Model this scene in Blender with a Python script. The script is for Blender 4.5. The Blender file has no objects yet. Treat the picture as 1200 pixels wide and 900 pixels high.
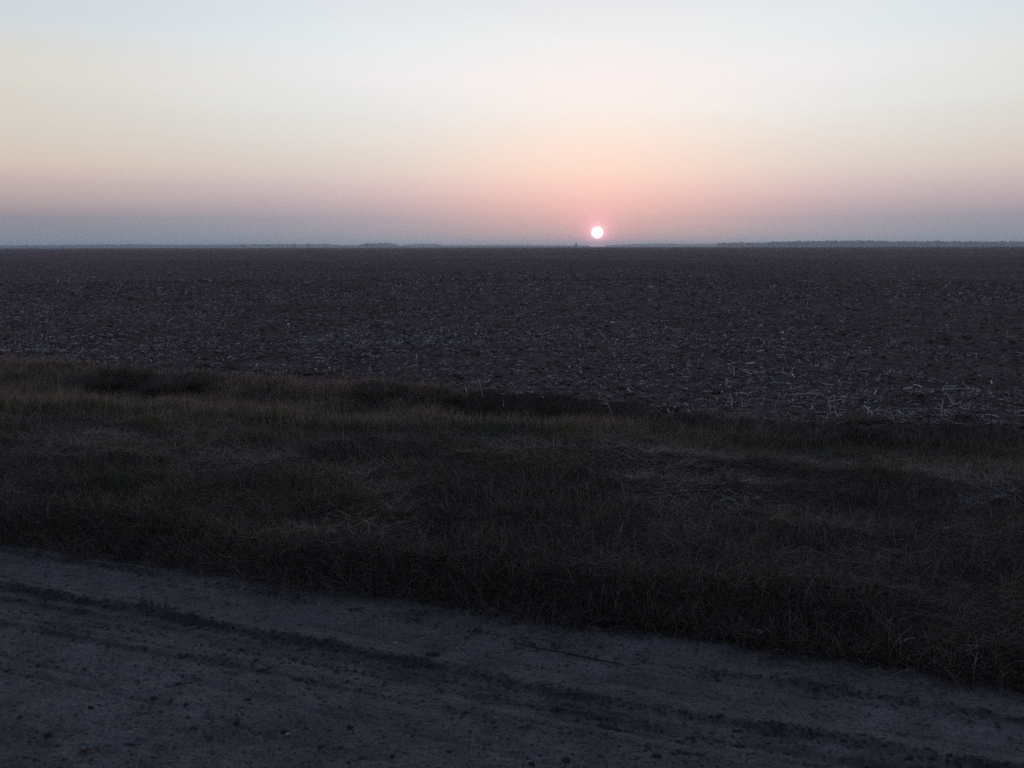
import bpy, math
import numpy as np
from mathutils import Vector, Matrix

# ------------------------------------------------------------------ scene, camera
S = bpy.context.scene
COL = S.collection
rng = np.random.default_rng(7)
R = math.radians

CAM_H = 1.6
F_PX = 1039.0                      # focal length in pixels of the 1200 px wide photograph
PITCH = R(8.81)
ROLL = R(-0.12)
cam = bpy.data.cameras.new('camera')
cam.sensor_fit = 'HORIZONTAL'
cam.angle_x = 2 * math.atan(600 / F_PX)
cam.clip_start = 0.05
cam.clip_end = 90000
camo = bpy.data.objects.new('camera', cam)
COL.objects.link(camo)
CAM_M = Matrix.Rotation(R(90) - PITCH, 4, 'X') @ Matrix.Rotation(ROLL, 4, 'Z')
camo.matrix_world = Matrix.Translation((0, 0, CAM_H)) @ CAM_M
S.camera = camo


def ray(px, py):
    return (CAM_M.to_3x3() @ Vector(((px - 600) / F_PX, (450 - py) / F_PX, -1))).normalized()


# ------------------------------------------------------------------ numpy noise
def _hash(ix, iy, seed):
    h = (ix.astype(np.int64) * 374761393 + iy.astype(np.int64) * 668265263 + seed * 974634777) & 0xFFFFFFFF
    h = ((h ^ (h >> 13)) * 1274126177) & 0xFFFFFFFF
    h = ((h ^ (h >> 16)) * 2246822519) & 0xFFFFFFFF
    return ((h ^ (h >> 15)) & 0xFFFFFF) / float(0xFFFFFF)


def vnoise(x, y, seed=0):
    xi, yi = np.floor(x), np.floor(y)
    fx, fy = x - xi, y - yi
    fx = fx * fx * fx * (fx * (fx * 6 - 15) + 10)
    fy = fy * fy * fy * (fy * (fy * 6 - 15) + 10)
    a, b = _hash(xi, yi, seed), _hash(xi + 1, yi, seed)
    c, d = _hash(xi, yi + 1, seed), _hash(xi + 1, yi + 1, seed)
    return (a * (1 - fx) + b * fx) * (1 - fy) + (c * (1 - fx) + d * fx) * fy


def fbm(x, y, octv=4, seed=0, gain=0.5):
    s, amp, tot = 0, 1.0, 0
    for o in range(octv):
        ca, sa = math.cos(o * 0.9), math.sin(o * 0.9)
        s = s + amp * (vnoise(x * ca - y * sa, x * sa + y * ca, seed + o * 17) - 0.5)
        tot += amp
        amp *= gain
        x, y = x * 2.03, y * 2.03
    return s / tot * 2          # about -1..1


def sstep(e0, e1, v):
    t = np.clip((v - e0) / (e1 - e0), 0, 1)
    return t * t * (3 - 2 * t)


# ------------------------------------------------------------------ lie of the land
P0 = np.array((-2.85, 4.746))          # a point on the grass edge of the road
DV = np.array((0.9415, -0.337))        # along the road
NV = np.array((-0.337, -0.9415))       # across the road, towards the camera


def ac(x, y):
    rx, ry = x - P0[0], y - P0[1]
    return rx * DV[0] + ry * DV[1], rx * NV[0] + ry * NV[1]


def from_ac(a, c):
    return P0[0] + a * DV[0] + c * NV[0], P0[1] + a * DV[1] + c * NV[1]


def YR(x):      # grass edge of the road
    return P0[1] - 0.358 * (x - P0[0])


def YA(x):      # crest of the verge before the ditch
    return 8.9 - 0.169 * (x + 5.22)


def YB(x):      # edge of the field beyond the ditch
    return np.maximum(12.25 - 0.432 * (x + 7.4), YA(x) + 0.3) + 0.22 * fbm(x * 0.8, x * 0 + 3.3, 3, 91)


def ridge(c, c0, w):
    return np.exp(-((c - c0) / w) ** 2)


def wall(c, c0, w):       # a thrown-up edge, steep on the camera's side
    d = c - c0
    return np.exp(-(d / np.where(d > 0, w * 0.55, w * 1.5)) ** 2)


def churned_shade(a, c):        # where the wheels turned up darker damp soil, plus shade painted on the ridges' near faces, 0..1
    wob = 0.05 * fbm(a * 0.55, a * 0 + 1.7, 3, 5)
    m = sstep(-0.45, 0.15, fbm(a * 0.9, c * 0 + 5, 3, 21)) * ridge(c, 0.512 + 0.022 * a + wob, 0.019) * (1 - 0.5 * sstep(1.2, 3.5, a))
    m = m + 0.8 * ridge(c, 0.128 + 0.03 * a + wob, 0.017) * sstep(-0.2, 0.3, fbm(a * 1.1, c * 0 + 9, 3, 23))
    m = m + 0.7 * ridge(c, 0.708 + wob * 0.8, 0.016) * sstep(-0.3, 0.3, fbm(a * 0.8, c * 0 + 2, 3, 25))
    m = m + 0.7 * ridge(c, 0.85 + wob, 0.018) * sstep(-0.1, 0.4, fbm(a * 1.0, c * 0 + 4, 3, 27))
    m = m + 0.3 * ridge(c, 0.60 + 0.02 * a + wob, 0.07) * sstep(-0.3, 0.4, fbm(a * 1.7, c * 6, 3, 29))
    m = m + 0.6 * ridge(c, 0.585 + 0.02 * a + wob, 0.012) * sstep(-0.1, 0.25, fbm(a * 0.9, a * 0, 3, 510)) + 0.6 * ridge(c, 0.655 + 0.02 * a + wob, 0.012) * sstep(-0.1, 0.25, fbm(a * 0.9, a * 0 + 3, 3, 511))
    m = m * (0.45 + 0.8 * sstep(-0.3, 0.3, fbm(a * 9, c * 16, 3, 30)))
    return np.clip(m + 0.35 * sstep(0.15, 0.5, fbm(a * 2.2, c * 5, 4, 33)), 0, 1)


def road_z(a, c):
    wob = 0.05 * fbm(a * 0.55, a * 0 + 1.7, 3, 5)
    crumb = 0.35 + 0.8 * np.clip(fbm(a * 4.5, c * 9, 4, 11) + 0.15, 0, 1) + 0.5 * np.abs(fbm(a * 15, c * 22, 3, 12)) + 0.45 * fbm(a * 38, c * 46, 2, 13)
    gap = 0.25 + 0.95 * sstep(-0.35, 0.25, fbm(a * 0.9, c * 0 + 5, 3, 21))
    z = 0.034 * wall(c, 0.50 + 0.022 * a + wob, 0.032) * crumb * gap * (1 - 0.45 * sstep(1.2, 3.5, a))
    z = z + 0.024 * wall(c, 0.12 + 0.03 * a + wob, 0.028) * crumb * (0.3 + sstep(-0.2, 0.3, fbm(a * 1.1, c * 0 + 9, 3, 23)))
    z = z + 0.022 * wall(c, 0.70 + wob * 0.8, 0.024) * crumb * sstep(-0.3, 0.3, fbm(a * 0.8, c * 0 + 2, 3, 25))
    z = z + 0.018 * wall(c, 0.84 + wob, 0.026) * crumb * sstep(-0.1, 0.4, fbm(a * 1.0, c * 0 + 4, 3, 27))
    for k, (cc, hh) in enumerate(((0.575, 0.012), (0.645, 0.014), (0.27, 0.010), (0.93, 0.010))):        # lesser thrown-up edges
        z = z + hh * wall(c, cc + 0.02 * a + wob + 0.015 * fbm(a * 0.7, a * 0 + k, 2, 500 + k), 0.018) * crumb * sstep(-0.1, 0.25, fbm(a * 0.9, a * 0 + 3 * k, 3, 510 + k))
    z = z - 0.016 * ridge(c, 0.32 + 0.022 * a + wob, 0.10) - 0.012 * ridge(c, 0.62 + 0.02 * a + wob, 0.07)
    for k, cc in enumerate((0.22, 0.27, 0.33, 0.385, 0.565, 0.60, 0.64, 0.675, 0.76, 0.80, 0.92, 0.97, 1.05, 1.13)):      # fine tyre grooves
        w2 = 0.02 * fbm(a * 0.8, a * 0 + k, 2, 400 + k)
        z = z - 0.0085 * ridge(c, cc + 0.02 * a + wob + w2, 0.013) * sstep(-0.15, 0.3, fbm(a * 0.8, c * 0 + 11 + k, 3, 31 + k))
    rough = 0.55 + 0.45 * sstep(0.75, 1.1, c)
    pits = np.clip(fbm(a * 17, c * 20, 3, 45) - 0.18, 0, 1)
    z = z + 0.012 * fbm(a * 1.4, c * 2.0, 3, 41) + rough * (0.010 * fbm(a * 7, c * 9, 4, 43) + 0.007 * fbm(a * 26, c * 30, 3, 44) - 0.016 * pits)
    return z


def verge_z(x, y):
    a, c = ac(x, y)
    lip = c + 0.13 * fbm(a * 1.3, a * 0, 3, 51) + 0.07 * fbm(a * 5, c * 5, 3, 52)
    z = -0.03 + 0.11 * sstep(0.10, -0.42, lip) + 0.05 * sstep(-0.3, -1.4, c)
    z = z + sstep(0, -0.3, c) * (0.05 * fbm(x * 0.8, y * 1.1, 3, 53) + 0.060 * fbm(x * 2.6, y * 3.4, 3, 54) + 0.018 * fbm(x * 10, y * 10, 2, 55))
    z = z - (0.14 + 0.10 * sstep(0.3, 2.5, x)) * sstep(-2.2, -0.1, y - YA(x))
    g = YB(x) - YA(x)
    t = (y - YA(x)) / g
    D = 0.05 + 0.05 * g + 0.30 * sstep(-0.9, -0.2, x) * sstep(1.25, 0.6, x)
    cut = sstep(-0.9, -0.2, x) * sstep(1.2, 0.6, x)                          # bare steep bank in the middle
    lo = 0.30 + 0.46 * cut
    z = z - D * sstep(-0.05, 0.45 + 0.05 * cut, t) + (D + 0.10) * sstep(lo, 0.99 + 0.4 * (1 - cut) * sstep(3, 0, g), t)
    return z


def field_z(x, y, r):
    w1, w2, w3 = sstep(90, 30, r), sstep(40, 18, r), sstep(26, 12, r)
    z = 0.05 * fbm(x * 0.35, y * 0.5, 2, 61) * sstep(200, 60, r)
    heavy = 1 + 1.3 * sstep(1.5, 7, x) * sstep(32, 18, r)          # rougher tilth on the near right
    w1, w2 = w1 * heavy, w2 * heavy
    z = z + w1 * 0.045 * fbm(x * 1.3, y * 1.6, 3, 62) + w2 * 0.040 * np.abs(fbm(x * 4.2, y * 4.2, 3, 63)) + w3 * 0.018 * fbm(x * 15, y * 15, 3, 64)
    return z


def H(x, y):
    x, y = np.asarray(x, float), np.asarray(y, float)
    a, c = ac(x, y)
    rz, vz = road_z(a, c), verge_z(x, y)
    z = np.where(c > 0.2, rz, np.where(c < -0.3, vz, np.maximum(rz, vz)))
    return np.where(y > YB(x), field_z(x, y, np.hypot(x, y)), z)


def ground_at(px, py):
    d = ray(px, py)
    t0 = CAM_H / max(-d.z, 0.012)
    t = np.linspace(0.6 * t0, 1.5 * t0, 3000)
    X, Y, Z = d.x * t, d.y * t, CAM_H + d.z * t
    k = int(np.argmax(Z < H(X, Y)))
    return float(X[k]), float(Y[k]), float(H(X[k:k + 1], Y[k:k + 1])[0])


# ------------------------------------------------------------------ materials
def mat(name):
    m = bpy.data.materials.new(name)
    m.use_nodes = True
    nt = m.node_tree
    nt.nodes.clear()
    return m, nt, nt.nodes.new('ShaderNodeOutputMaterial')


def N(nt, typ, **kw):
    n = nt.nodes.new(typ)
    for k, v in kw.items():
        setattr(n, k, v)
    return n


def noise_node(nt, vec, scale, detail=4, rough=0.55):
    n = N(nt, 'ShaderNodeTexNoise')
    n.inputs['Scale'].default_value = scale
    n.inputs['Detail'].default_value = detail
    n.inputs['Roughness'].default_value = rough
    nt.links.new(vec, n.inputs['Vector'])
    return n


def ramp(nt, fac, stops):
    r = N(nt, 'ShaderNodeValToRGB')
    e = r.color_ramp.elements
    while len(e) < len(stops):
        e.new(0.5)
    for el, (p, c) in zip(e, stops):
        el.position = p
        el.color = (*c, 1)
    nt.links.new(fac, r.inputs[0])
    return r


def mixc(nt, fac, a, b, mode='MIX'):
    m = N(nt, 'ShaderNodeMix', data_type='RGBA', blend_type=mode)
    for sock, v in ((m.inputs[0], fac), (m.inputs[6], a), (m.inputs[7], b)):
        if hasattr(v, 'links'):
            nt.links.new(v, sock)
        elif isinstance(v, (int, float)):
            sock.default_value = v
        else:
            sock.default_value = (*v, 1)
    return m.outputs[2]


def soil_material(name, lo, mid, hi, s_big, s_mid, s_fine, bump, rough=1.0, fleck=None, spec=0.0, damp_shade=False, far=None):
    m, nt, out = mat(name)
    pos = N(nt, 'ShaderNodeNewGeometry').outputs['Position']
    big = noise_node(nt, pos, s_big, 4)
    md = noise_node(nt, pos, s_mid, 5, 0.6)
    fine = noise_node(nt, pos, s_fine, 4, 0.65)
    f1 = N(nt, 'ShaderNodeMath', operation='MULTIPLY_ADD')
    nt.links.new(md.outputs[0], f1.inputs[0])
    f1.inputs[1].default_value = 0.55
    f2 = N(nt, 'ShaderNodeMath', operation='MULTIPLY_ADD')
    nt.links.new(big.outputs[0], f2.inputs[0])
    f2.inputs[1].default_value = 0.45
    f2.inputs[2].default_value = 0.0
    nt.links.new(f2.outputs[0], f1.inputs[2])
    col = ramp(nt, f1.outputs[0], [(0.34, lo), (0.5, mid), (0.66, hi)]).outputs[0]
    fr = ramp(nt, fine.outputs[0], [(0.32, (0.42, 0.42, 0.42)), (0.5, (1, 1, 1)), (0.68, (1.5, 1.48, 1.45))]).outputs[0]
    col = mixc(nt, 0.8, col, fr, 'MULTIPLY')
    if fleck:
        fc, fs, lo_t, hi_t = fleck
        mp = N(nt, 'ShaderNodeMapping')
        mp.inputs['Scale'].default_value = (fs, fs * 1.3, fs)
        nt.links.new(pos, mp.inputs[0])
        v = N(nt, 'ShaderNodeTexNoise')
        v.inputs['Scale'].default_value = 1
        v.inputs['Detail'].default_value = 3
        nt.links.new(mp.outputs[0], v.inputs['Vector'])
        k = ramp(nt, v.outputs[0], [(lo_t, (0, 0, 0)), (hi_t, (1, 1, 1))]).outputs[0]
        col = mixc(nt, k, col, fc)
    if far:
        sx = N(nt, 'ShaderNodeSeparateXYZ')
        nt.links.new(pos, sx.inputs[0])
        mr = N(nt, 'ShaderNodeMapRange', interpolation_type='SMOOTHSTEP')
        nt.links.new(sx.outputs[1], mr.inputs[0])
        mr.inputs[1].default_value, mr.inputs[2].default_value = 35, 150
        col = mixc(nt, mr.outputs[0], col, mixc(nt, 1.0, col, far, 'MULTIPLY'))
    if damp_shade:  # darkening along the ridges: moist soil and painted-in shade together
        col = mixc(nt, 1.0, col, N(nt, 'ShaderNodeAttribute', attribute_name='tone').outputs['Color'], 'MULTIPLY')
    b = N(nt, 'ShaderNodeBsdfPrincipled')
    nt.links.new(col, b.inputs['Base Color'])
    b.inputs['Roughness'].default_value = rough
    b.inputs['Specular IOR Level'].default_value = spec
    bp = N(nt, 'ShaderNodeBump')
    bp.inputs['Strength'].default_value = 0.7
    bp.inputs['Distance'].default_value = bump
    nt.links.new(fine.outputs[0], bp.inputs['Height'])
    nt.links.new(bp.outputs[0], b.inputs['Normal'])
    nt.links.new(b.outputs[0], out.inputs[0])
    return m


def plant_material(name, translucency=0.35, rough=0.6, spec=0.3):
    m, nt, out = mat(name)
    at = N(nt, 'ShaderNodeAttribute', attribute_name='tone')
    b = N(nt, 'ShaderNodeBsdfPrincipled')
    nt.links.new(at.outputs['Color'], b.inputs['Base Color'])
    b.inputs['Roughness'].default_value = rough
    b.inputs['Specular IOR Level'].default_value = spec
    if translucency:
        t = N(nt, 'ShaderNodeBsdfTranslucent')
        nt.links.new(at.outputs['Color'], t.inputs[0])
        mx = N(nt, 'ShaderNodeMixShader')
        mx.inputs[0].default_value = translucency
        nt.links.new(b.outputs[0], mx.inputs[1])
        nt.links.new(t.outputs[0], mx.inputs[2])
        nt.links.new(mx.outputs[0], out.inputs[0])
    else:
        nt.links.new(b.outputs[0], out.inputs[0])
    return m


M_road = soil_material('packed_dirt', (0.102, 0.096, 0.082), (0.150, 0.142, 0.122), (0.195, 0.184, 0.160), 0.8, 6, 95, 0.010, damp_shade=True,
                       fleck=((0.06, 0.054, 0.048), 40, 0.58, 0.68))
M_verge = soil_material('verge_soil', (0.05, 0.038, 0.028), (0.08, 0.062, 0.045), (0.11, 0.088, 0.066), 0.7, 5, 60, 0.02)
M_field = soil_material('tilled_soil', (0.098, 0.068, 0.055), (0.147, 0.106, 0.087), (0.203, 0.151, 0.123), 0.05, 1.1, 26, 0.03,
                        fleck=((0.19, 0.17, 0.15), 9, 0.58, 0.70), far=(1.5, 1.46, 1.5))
M_land = soil_material('far_soil', (0.06, 0.05, 0.04), (0.08, 0.068, 0.056), (0.1, 0.085, 0.07), 0.01, 0.2, 3, 0.05)
M_clod = soil_material('dark_clod', (0.04, 0.035, 0.032), (0.062, 0.054, 0.05), (0.09, 0.08, 0.073), 9, 40, 180, 0.004)
M_crumb = soil_material('soil_crumb', (0.05, 0.044, 0.04), (0.08, 0.072, 0.066), (0.12, 0.11, 0.1), 9, 40, 180, 0.004)
M_stone = soil_material('pale_stone', (0.24, 0.27, 0.24), (0.32, 0.36, 0.32), (0.4, 0.44, 0.4), 10, 60, 300, 0.001, rough=0.6)
M_grass = plant_material('grass_blades', 0.30)
M_rank = plant_material('rank_grass', 0.5)
M_straw = plant_material('straw', 0.12, 0.45, 0.5)
M_bark = soil_material('bark', (0.04, 0.03, 0.025), (0.06, 0.047, 0.038), (0.09, 0.07, 0.055), 1, 5, 20, 0.02)
M_leaf = plant_material('leaves', 0.25)
M_wood = soil_material('far_foliage', (0.026, 0.034, 0.026), (0.036, 0.046, 0.034), (0.05, 0.06, 0.042), 0.03, 0.15, 1.5, 0.2)


# ------------------------------------------------------------------ mesh helpers
def link(name, me, m, parent=None):
    o = bpy.data.objects.new(name, me)
    COL.objects.link(o)
    me.materials.append(m)
    if parent:
        o.parent = parent
    return o


def mesh(name, v, quads=None, tris=None, tone=None, smooth=True):
    me = bpy.data.meshes.new(name)
    v = np.asarray(v, np.float32)
    loops, sizes = [], []
    for f, n in ((quads, 4), (tris, 3)):
        if f is not None and len(f):
            loops.append(np.asarray(f, np.int32).ravel())
            sizes.append(np.full(len(f), n, np.int32))
    loops, sizes = np.concatenate(loops), np.concatenate(sizes)
    me.vertices.add(len(v))
    me.vertices.foreach_set('co', v.ravel())
    me.loops.add(len(loops))
    me.loops.foreach_set('vertex_index', loops)
    me.polygons.add(len(sizes))
    me.polygons.foreach_set('loop_start', np.concatenate(([0], np.cumsum(sizes)[:-1])).astype(np.int32))
    me.polygons.foreach_set('loop_total', sizes)
    me.update(calc_edges=True)
    me.polygons.foreach_set('use_smooth', np.full(len(sizes), smooth))
    if tone is not None:
        at = me.attributes.new('tone', 'FLOAT_COLOR', 'POINT')
        t4 = np.ones((len(v), 4), np.float32)
        t4[:, :3] = tone
        at.data.foreach_set('color', t4.ravel())
    me.validate()
    return me


def grid_faces(nu, nv):
    i = np.arange(nu * nv).reshape(nv, nu)
    return np.stack([i[:-1, :-1], i[:-1, 1:], i[1:, 1:], i[1:, :-1]], -1).reshape(-1, 4)


def tag(o, label=None, cat=None, group=None, kind=None):
    for k, v in (('label', label), ('category', cat), ('group', group), ('kind', kind)):
        if v:
            o[k] = v
    return o


def empty(name, loc):
    o = bpy.data.objects.new(name, None)
    COL.objects.link(o)
    o.location = loc
    o.empty_display_size = 0.1
    return o


def blades(base, L, w, head, tilt, curl, tone, segs=3, wavy=0.0):
    """Ribbon blades: base (n,3); tilt from the vertical at the root, curl added by the tip."""
    n = len(base)
    pts = np.zeros((n, segs + 1, 3))
    pts[:, 0] = base
    hd = head.copy()
    for s in range(segs):
        ang = tilt + curl * (s + 0.5) / segs
        hd = hd + wavy * rng.normal(0, 1, n)
        step = np.stack([np.sin(ang) * np.cos(hd), np.sin(ang) * np.sin(hd), np.cos(ang)], -1) * (L / segs)[:, None]
        pts[:, s + 1] = pts[:, s] + step
    tw = head + math.pi / 2 + rng.normal(0, 0.5, n)
    wd = np.stack([np.cos(tw), np.sin(tw), rng.normal(0, 0.35, n)], -1)
    prof = np.linspace(1, 0.12, segs + 1) ** 0.8
    off = wd[:, None, :] * (w[:, None] * prof[None, :] * 0.5)[..., None]
    v = np.stack([pts - off, pts + off], 2).reshape(n, -1, 3)          # (n, (segs+1)*2, 3)
    k = np.arange(segs) * 2
    q = np.stack([k, k + 1, k + 3, k + 2], -1)
    f = (np.arange(n) * (segs + 1) * 2)[:, None, None] + q[None]
    shade = np.repeat(tone[:, None, :], (segs + 1) * 2, 1)
    return v.reshape(-1, 3), f.reshape(-1, 4), shade.reshape(-1, 3)


def join(parts):
    vs, fs, ts, o = [], [], [], 0
    for v, f, t in parts:
        vs.append(v); fs.append(f + o); ts.append(t)
        o += len(v)
    return np.concatenate(vs), np.concatenate(fs), np.concatenate(ts)


def tubes(p, rad, tone, sides=3):
    """Many tapered tubes at once: p (n,k,3), rad (n,k)."""
    n, k, _ = p.shape
    d = np.gradient(p, axis=1)
    d /= np.linalg.norm(d, axis=2, keepdims=True) + 1e-9
    ref = np.where(np.abs(d[..., 2:3]) > 0.9, np.array([1., 0, 0]), np.array([0, 0, 1.]))
    u = np.cross(d, ref)
    u /= np.linalg.norm(u, axis=2, keepdims=True) + 1e-9
    w = np.cross(d, u)
    ang = np.arange(sides) * 2 * math.pi / sides
    v = p[:, :, None, :] + rad[:, :, None, None] * (u[:, :, None, :] * np.cos(ang)[None, None, :, None] + w[:, :, None, :] * np.sin(ang)[None, None, :, None])
    i = np.arange(k * sides).reshape(k, sides)
    q = np.stack([i[:-1], np.roll(i[:-1], -1, 1), np.roll(i[1:], -1, 1), i[1:]], -1).reshape(-1, 4)
    caps = [] if sides != 4 else [i[0][::-1], i[-1]]
    if caps:
        q = np.concatenate([q, np.array(caps)])
    f = (np.arange(n) * k * sides)[:, None, None] + q[None]
    t = np.repeat(tone[:, None, :], k * sides, 1)
    return v.reshape(-1, 3), f.reshape(-1, 4), t.reshape(-1, 3)


def pick(cols, n, probs, jitter=0.25):
    c = np.array(cols)[rng.choice(len(cols), n, p=np.array(probs) / sum(probs))]
    return c * np.exp(rng.normal(0, jitter, n))[:, None]


DEAD = [(0.185, 0.14, 0.09), (0.23, 0.195, 0.15), (0.10, 0.07, 0.045), (0.05, 0.036, 0.026)]
GREEN = [(0.062, 0.078, 0.014), (0.085, 0.096, 0.022), (0.045, 0.064, 0.012)]

# ------------------------------------------------------------------ the setting
# dirt road
a_ = np.concatenate([np.linspace(-16, -1.2, 90)[:-1], np.linspace(-1.2, 6.8, 900), np.linspace(6.8, 16, 60)[1:]])
c_ = np.concatenate([np.linspace(-0.35, 2.1, 480), np.linspace(2.1, 7.5, 110)[1:]])
A, C = np.meshgrid(a_, c_)
x, y = from_ac(A, C)
z = road_z(A, C) - 0.05 * sstep(0.0, -0.2, C)
tag(link('dirt_road', mesh('dirt_road', np.stack([x, y, z], -1).reshape(-1, 3), grid_faces(len(a_), len(c_)), tone=np.repeat((1 - 0.48 * churned_shade(A, C)).reshape(-1, 1), 3, 1)), M_road), kind='structure')  # tone holds turned-up soil and the ridge walls' painted shade

# verge and ditch
xs = np.concatenate([np.linspace(-18, -9, 90)[:-1], np.linspace(-9, 7, 560), np.linspace(7, 11, 40)[1:]])
ts = np.linspace(0, 1, 420)
X, T = np.meshgrid(xs, ts)
Y = (YR(X) - 0.24) * (1 - T) + (YB(X) + 0.06) * T
Z = verge_z(X, Y)
tag(link('verge', mesh('verge', np.stack([X, Y, Z], -1).reshape(-1, 3), grid_faces(len(xs), len(ts))), M_verge), kind='structure')

# field: rows spread outwards from its near edge to the horizon
ph = np.concatenate([np.linspace(R(-46), R(-33), 90)[:-1], np.linspace(R(-33), R(33), 900), np.linspace(R(33), R(62), 120)[1:]])
b0 = 12.76 - 0.432 * 7.4
R0 = np.array([next(r for r in np.arange(4, 60, 0.02) if r * math.cos(p) > YB(np.array(r * math.sin(p)))) for p in ph])
s_ = np.concatenate([np.linspace(0, 1, 620) ** 1.0 * math.log(14), math.log(14) + np.linspace(0, 1, 60)[1:] * (math.log(800) - math.log(14))])
PH, SS = np.meshgrid(ph, s_)
RR = np.minimum((R0[None, :] - 0.1) * np.exp(SS), 6000)
X, Y = RR * np.sin(PH), RR * np.cos(PH)
Z = field_z(X, Y, RR) - 0.35 * (SS <= 0)
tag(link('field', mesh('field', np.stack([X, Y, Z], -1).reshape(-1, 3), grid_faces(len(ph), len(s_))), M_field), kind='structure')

# everything round about, a little lower
gx = np.array([-6100., -3000, -600, -100, 0, 100, 600, 3000, 6100])
X, Y = np.meshgrid(gx, gx)
tag(link('ground', mesh('ground', np.stack([X, Y, X * 0 - 0.95], -1).reshape(-1, 3), grid_faces(9, 9), smooth=False), M_land), kind='structure')


# ------------------------------------------------------------------ grass on the verge
def in_view(x, y, lim=38):
    return np.abs(np.degrees(np.arctan2(x, y))) < lim


def scatter(n, xlo=-9, xhi=7):
    """Points between the road edge and the verge's crest, thinner with distance."""
    x = rng.uniform(xlo, xhi, n * 2)
    t = rng.uniform(0, 1, n * 2) ** 1.15
    y = YR(x) * (1 - t) + (YA(x) + 0.15) * t
    k = in_view(x, y)
    return x[k][:n], y[k][:n]


def put(x, y, dz=-0.006):
    return np.stack([x, y, H(x, y) + dz], -1)


parts = []
# matted dead thatch
x, y = scatter(150000)
n = len(x)
flow = 2.2 * fbm(x * 0.9, y * 0.9, 2, 71) * math.pi
tone = pick(DEAD, n, (4, 3, 4, 2.5))
tone *= 1.25 * (0.36 + 1.25 * sstep(-0.2, 0.3, fbm(x * 0.9, y * 1.5, 4, 79)))[:, None]
grey = sstep(-0.1, 0.4, fbm(x * 1.1, y * 1.4, 3, 80))[:, None]
tone = tone * (1 - 0.6 * grey) + 0.6 * grey * 1.1 * tone.mean(1, keepdims=True) * np.array((1.0, 1.0, 0.98))
gm = sstep(0.05, 0.45, fbm(x * 0.8, y * 1.0, 3, 72))
isg = rng.uniform(0, 1, n) < gm * 0.5
tone[isg] = pick(GREEN, int(isg.sum()), (1, 1, 1))
parts.append(blades(put(x, y, 0.0), rng.uniform(0.05, 0.20, n), rng.uniform(0.0018, 0.0042, n), flow + rng.normal(0, 1.7, n),
                    rng.uniform(R(60), R(88), n), rng.uniform(R(-10), R(30), n), tone, 3, 0.35))
# short upright growth, green in patches
x, y = scatter(70000)
n = len(x)
tuft = fbm(x * 2.2, y * 2.2, 3, 73)
k = tuft > 0.02
x, y, tuft = x[k], y[k], tuft[k]
n = len(x)
gm = sstep(-0.15, 0.5, fbm(x * 0.7, y * 0.9, 3, 72) + 0.55 * sstep(-2.0, -0.6, y - YA(x)) + 0.35 * sstep(-1.6, -0.4, y - YA(x)) * sstep(0.5, -2.5, x))
isg = rng.uniform(0, 1, n) < gm
tone = pick(DEAD, n, (4, 2, 4, 3))
tone[isg] = pick(GREEN, int(isg.sum()), (1, 1, 1))
parts.append(blades(put(x, y), rng.uniform(0.05, 0.13, n) * (1 + 0.7 * np.clip(tuft, 0, 1)), rng.uniform(0.002, 0.0045, n), rng.uniform(0, 6.28, n),
                    rng.uniform(0, R(40), n), rng.uniform(R(10), R(70), n), tone, 3, 0.15))
# fringe overhanging the road
n = 34000
a = rng.uniform(-3, 8, n)
c = -np.abs(rng.normal(0, 0.26, n)) - 0.13 * fbm(a * 1.3, a * 0, 3, 51) + rng.exponential(0.035, n)
x, y = from_ac(a, c)
tone = pick(DEAD, n, (3, 2, 5, 4))
toward = math.atan2(NV[1], NV[0])
hd = np.where(rng.uniform(0, 1, n) < 0.5, toward + rng.normal(0, 0.8, n), rng.uniform(0, 6.28, n))
parts.append(blades(put(x, y), rng.uniform(0.05, 0.17, n), rng.uniform(0.0018, 0.0036, n), hd, rng.uniform(R(5), R(55), n), rng.uniform(R(20), R(80), n), tone, 4, 0.15))
# straw strewn on the road's edge
n = 2600
a = rng.uniform(-2, 8, n)
x, y = from_ac(a, rng.exponential(0.11, n) - 0.05)
parts.append(blades(put(x, y, 0.003), rng.uniform(0.02, 0.12, n), rng.uniform(0.002, 0.004, n), rng.uniform(0, 6.28, n), rng.uniform(R(80), R(89), n), rng.uniform(R(-3), R(6), n), pick(DEAD, n, (3, 1, 4, 4)), 3, 0.3))
# sparse tufts creeping onto the road
cl = np.stack([rng.uniform(-2.5, 8, 70), rng.exponential(0.10, 70) - 0.02], -1)
idx = rng.integers(0, 70, 3600)
x, y = from_ac(cl[idx, 0] + rng.normal(0, 0.04, 3600), cl[idx, 1] + rng.normal(0, 0.025, 3600))
n = len(x)
parts.append(blades(put(x, y), rng.uniform(0.02, 0.09, n), rng.uniform(0.0015, 0.003, n), rng.uniform(0, 6.28, n), rng.uniform(R(10), R(70), n), rng.uniform(R(10), R(50), n), pick(DEAD, n, (3, 1, 4, 4)), 3, 0.15))
# taller clumps nearer the road
cl = rng.uniform((-2.5, -1.5), (8, -0.15), (150, 2))
idx = rng.integers(0, 150, 16000)
a, c = cl[idx, 0] + rng.normal(0, 0.09, 16000), cl[idx, 1] + rng.normal(0, 0.07, 16000)
x, y = from_ac(a, np.minimum(c, 0.02))
n = len(x)
parts.append(blades(put(x, y), rng.uniform(0.07, 0.22, n), rng.uniform(0.0015, 0.0032, n), rng.uniform(0, 6.28, n), rng.uniform(0, R(55), n), rng.uniform(R(25), R(100), n),
                    pick(DEAD, n, (4, 2, 4, 2)), 4, 0.15))
v, f, t = join(parts)
tag(link('short_grass', mesh('short_grass', v, f, tone=t), M_grass), 'matted dead grass with green patches on the verge by the road', 'grass', kind='stuff')

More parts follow.
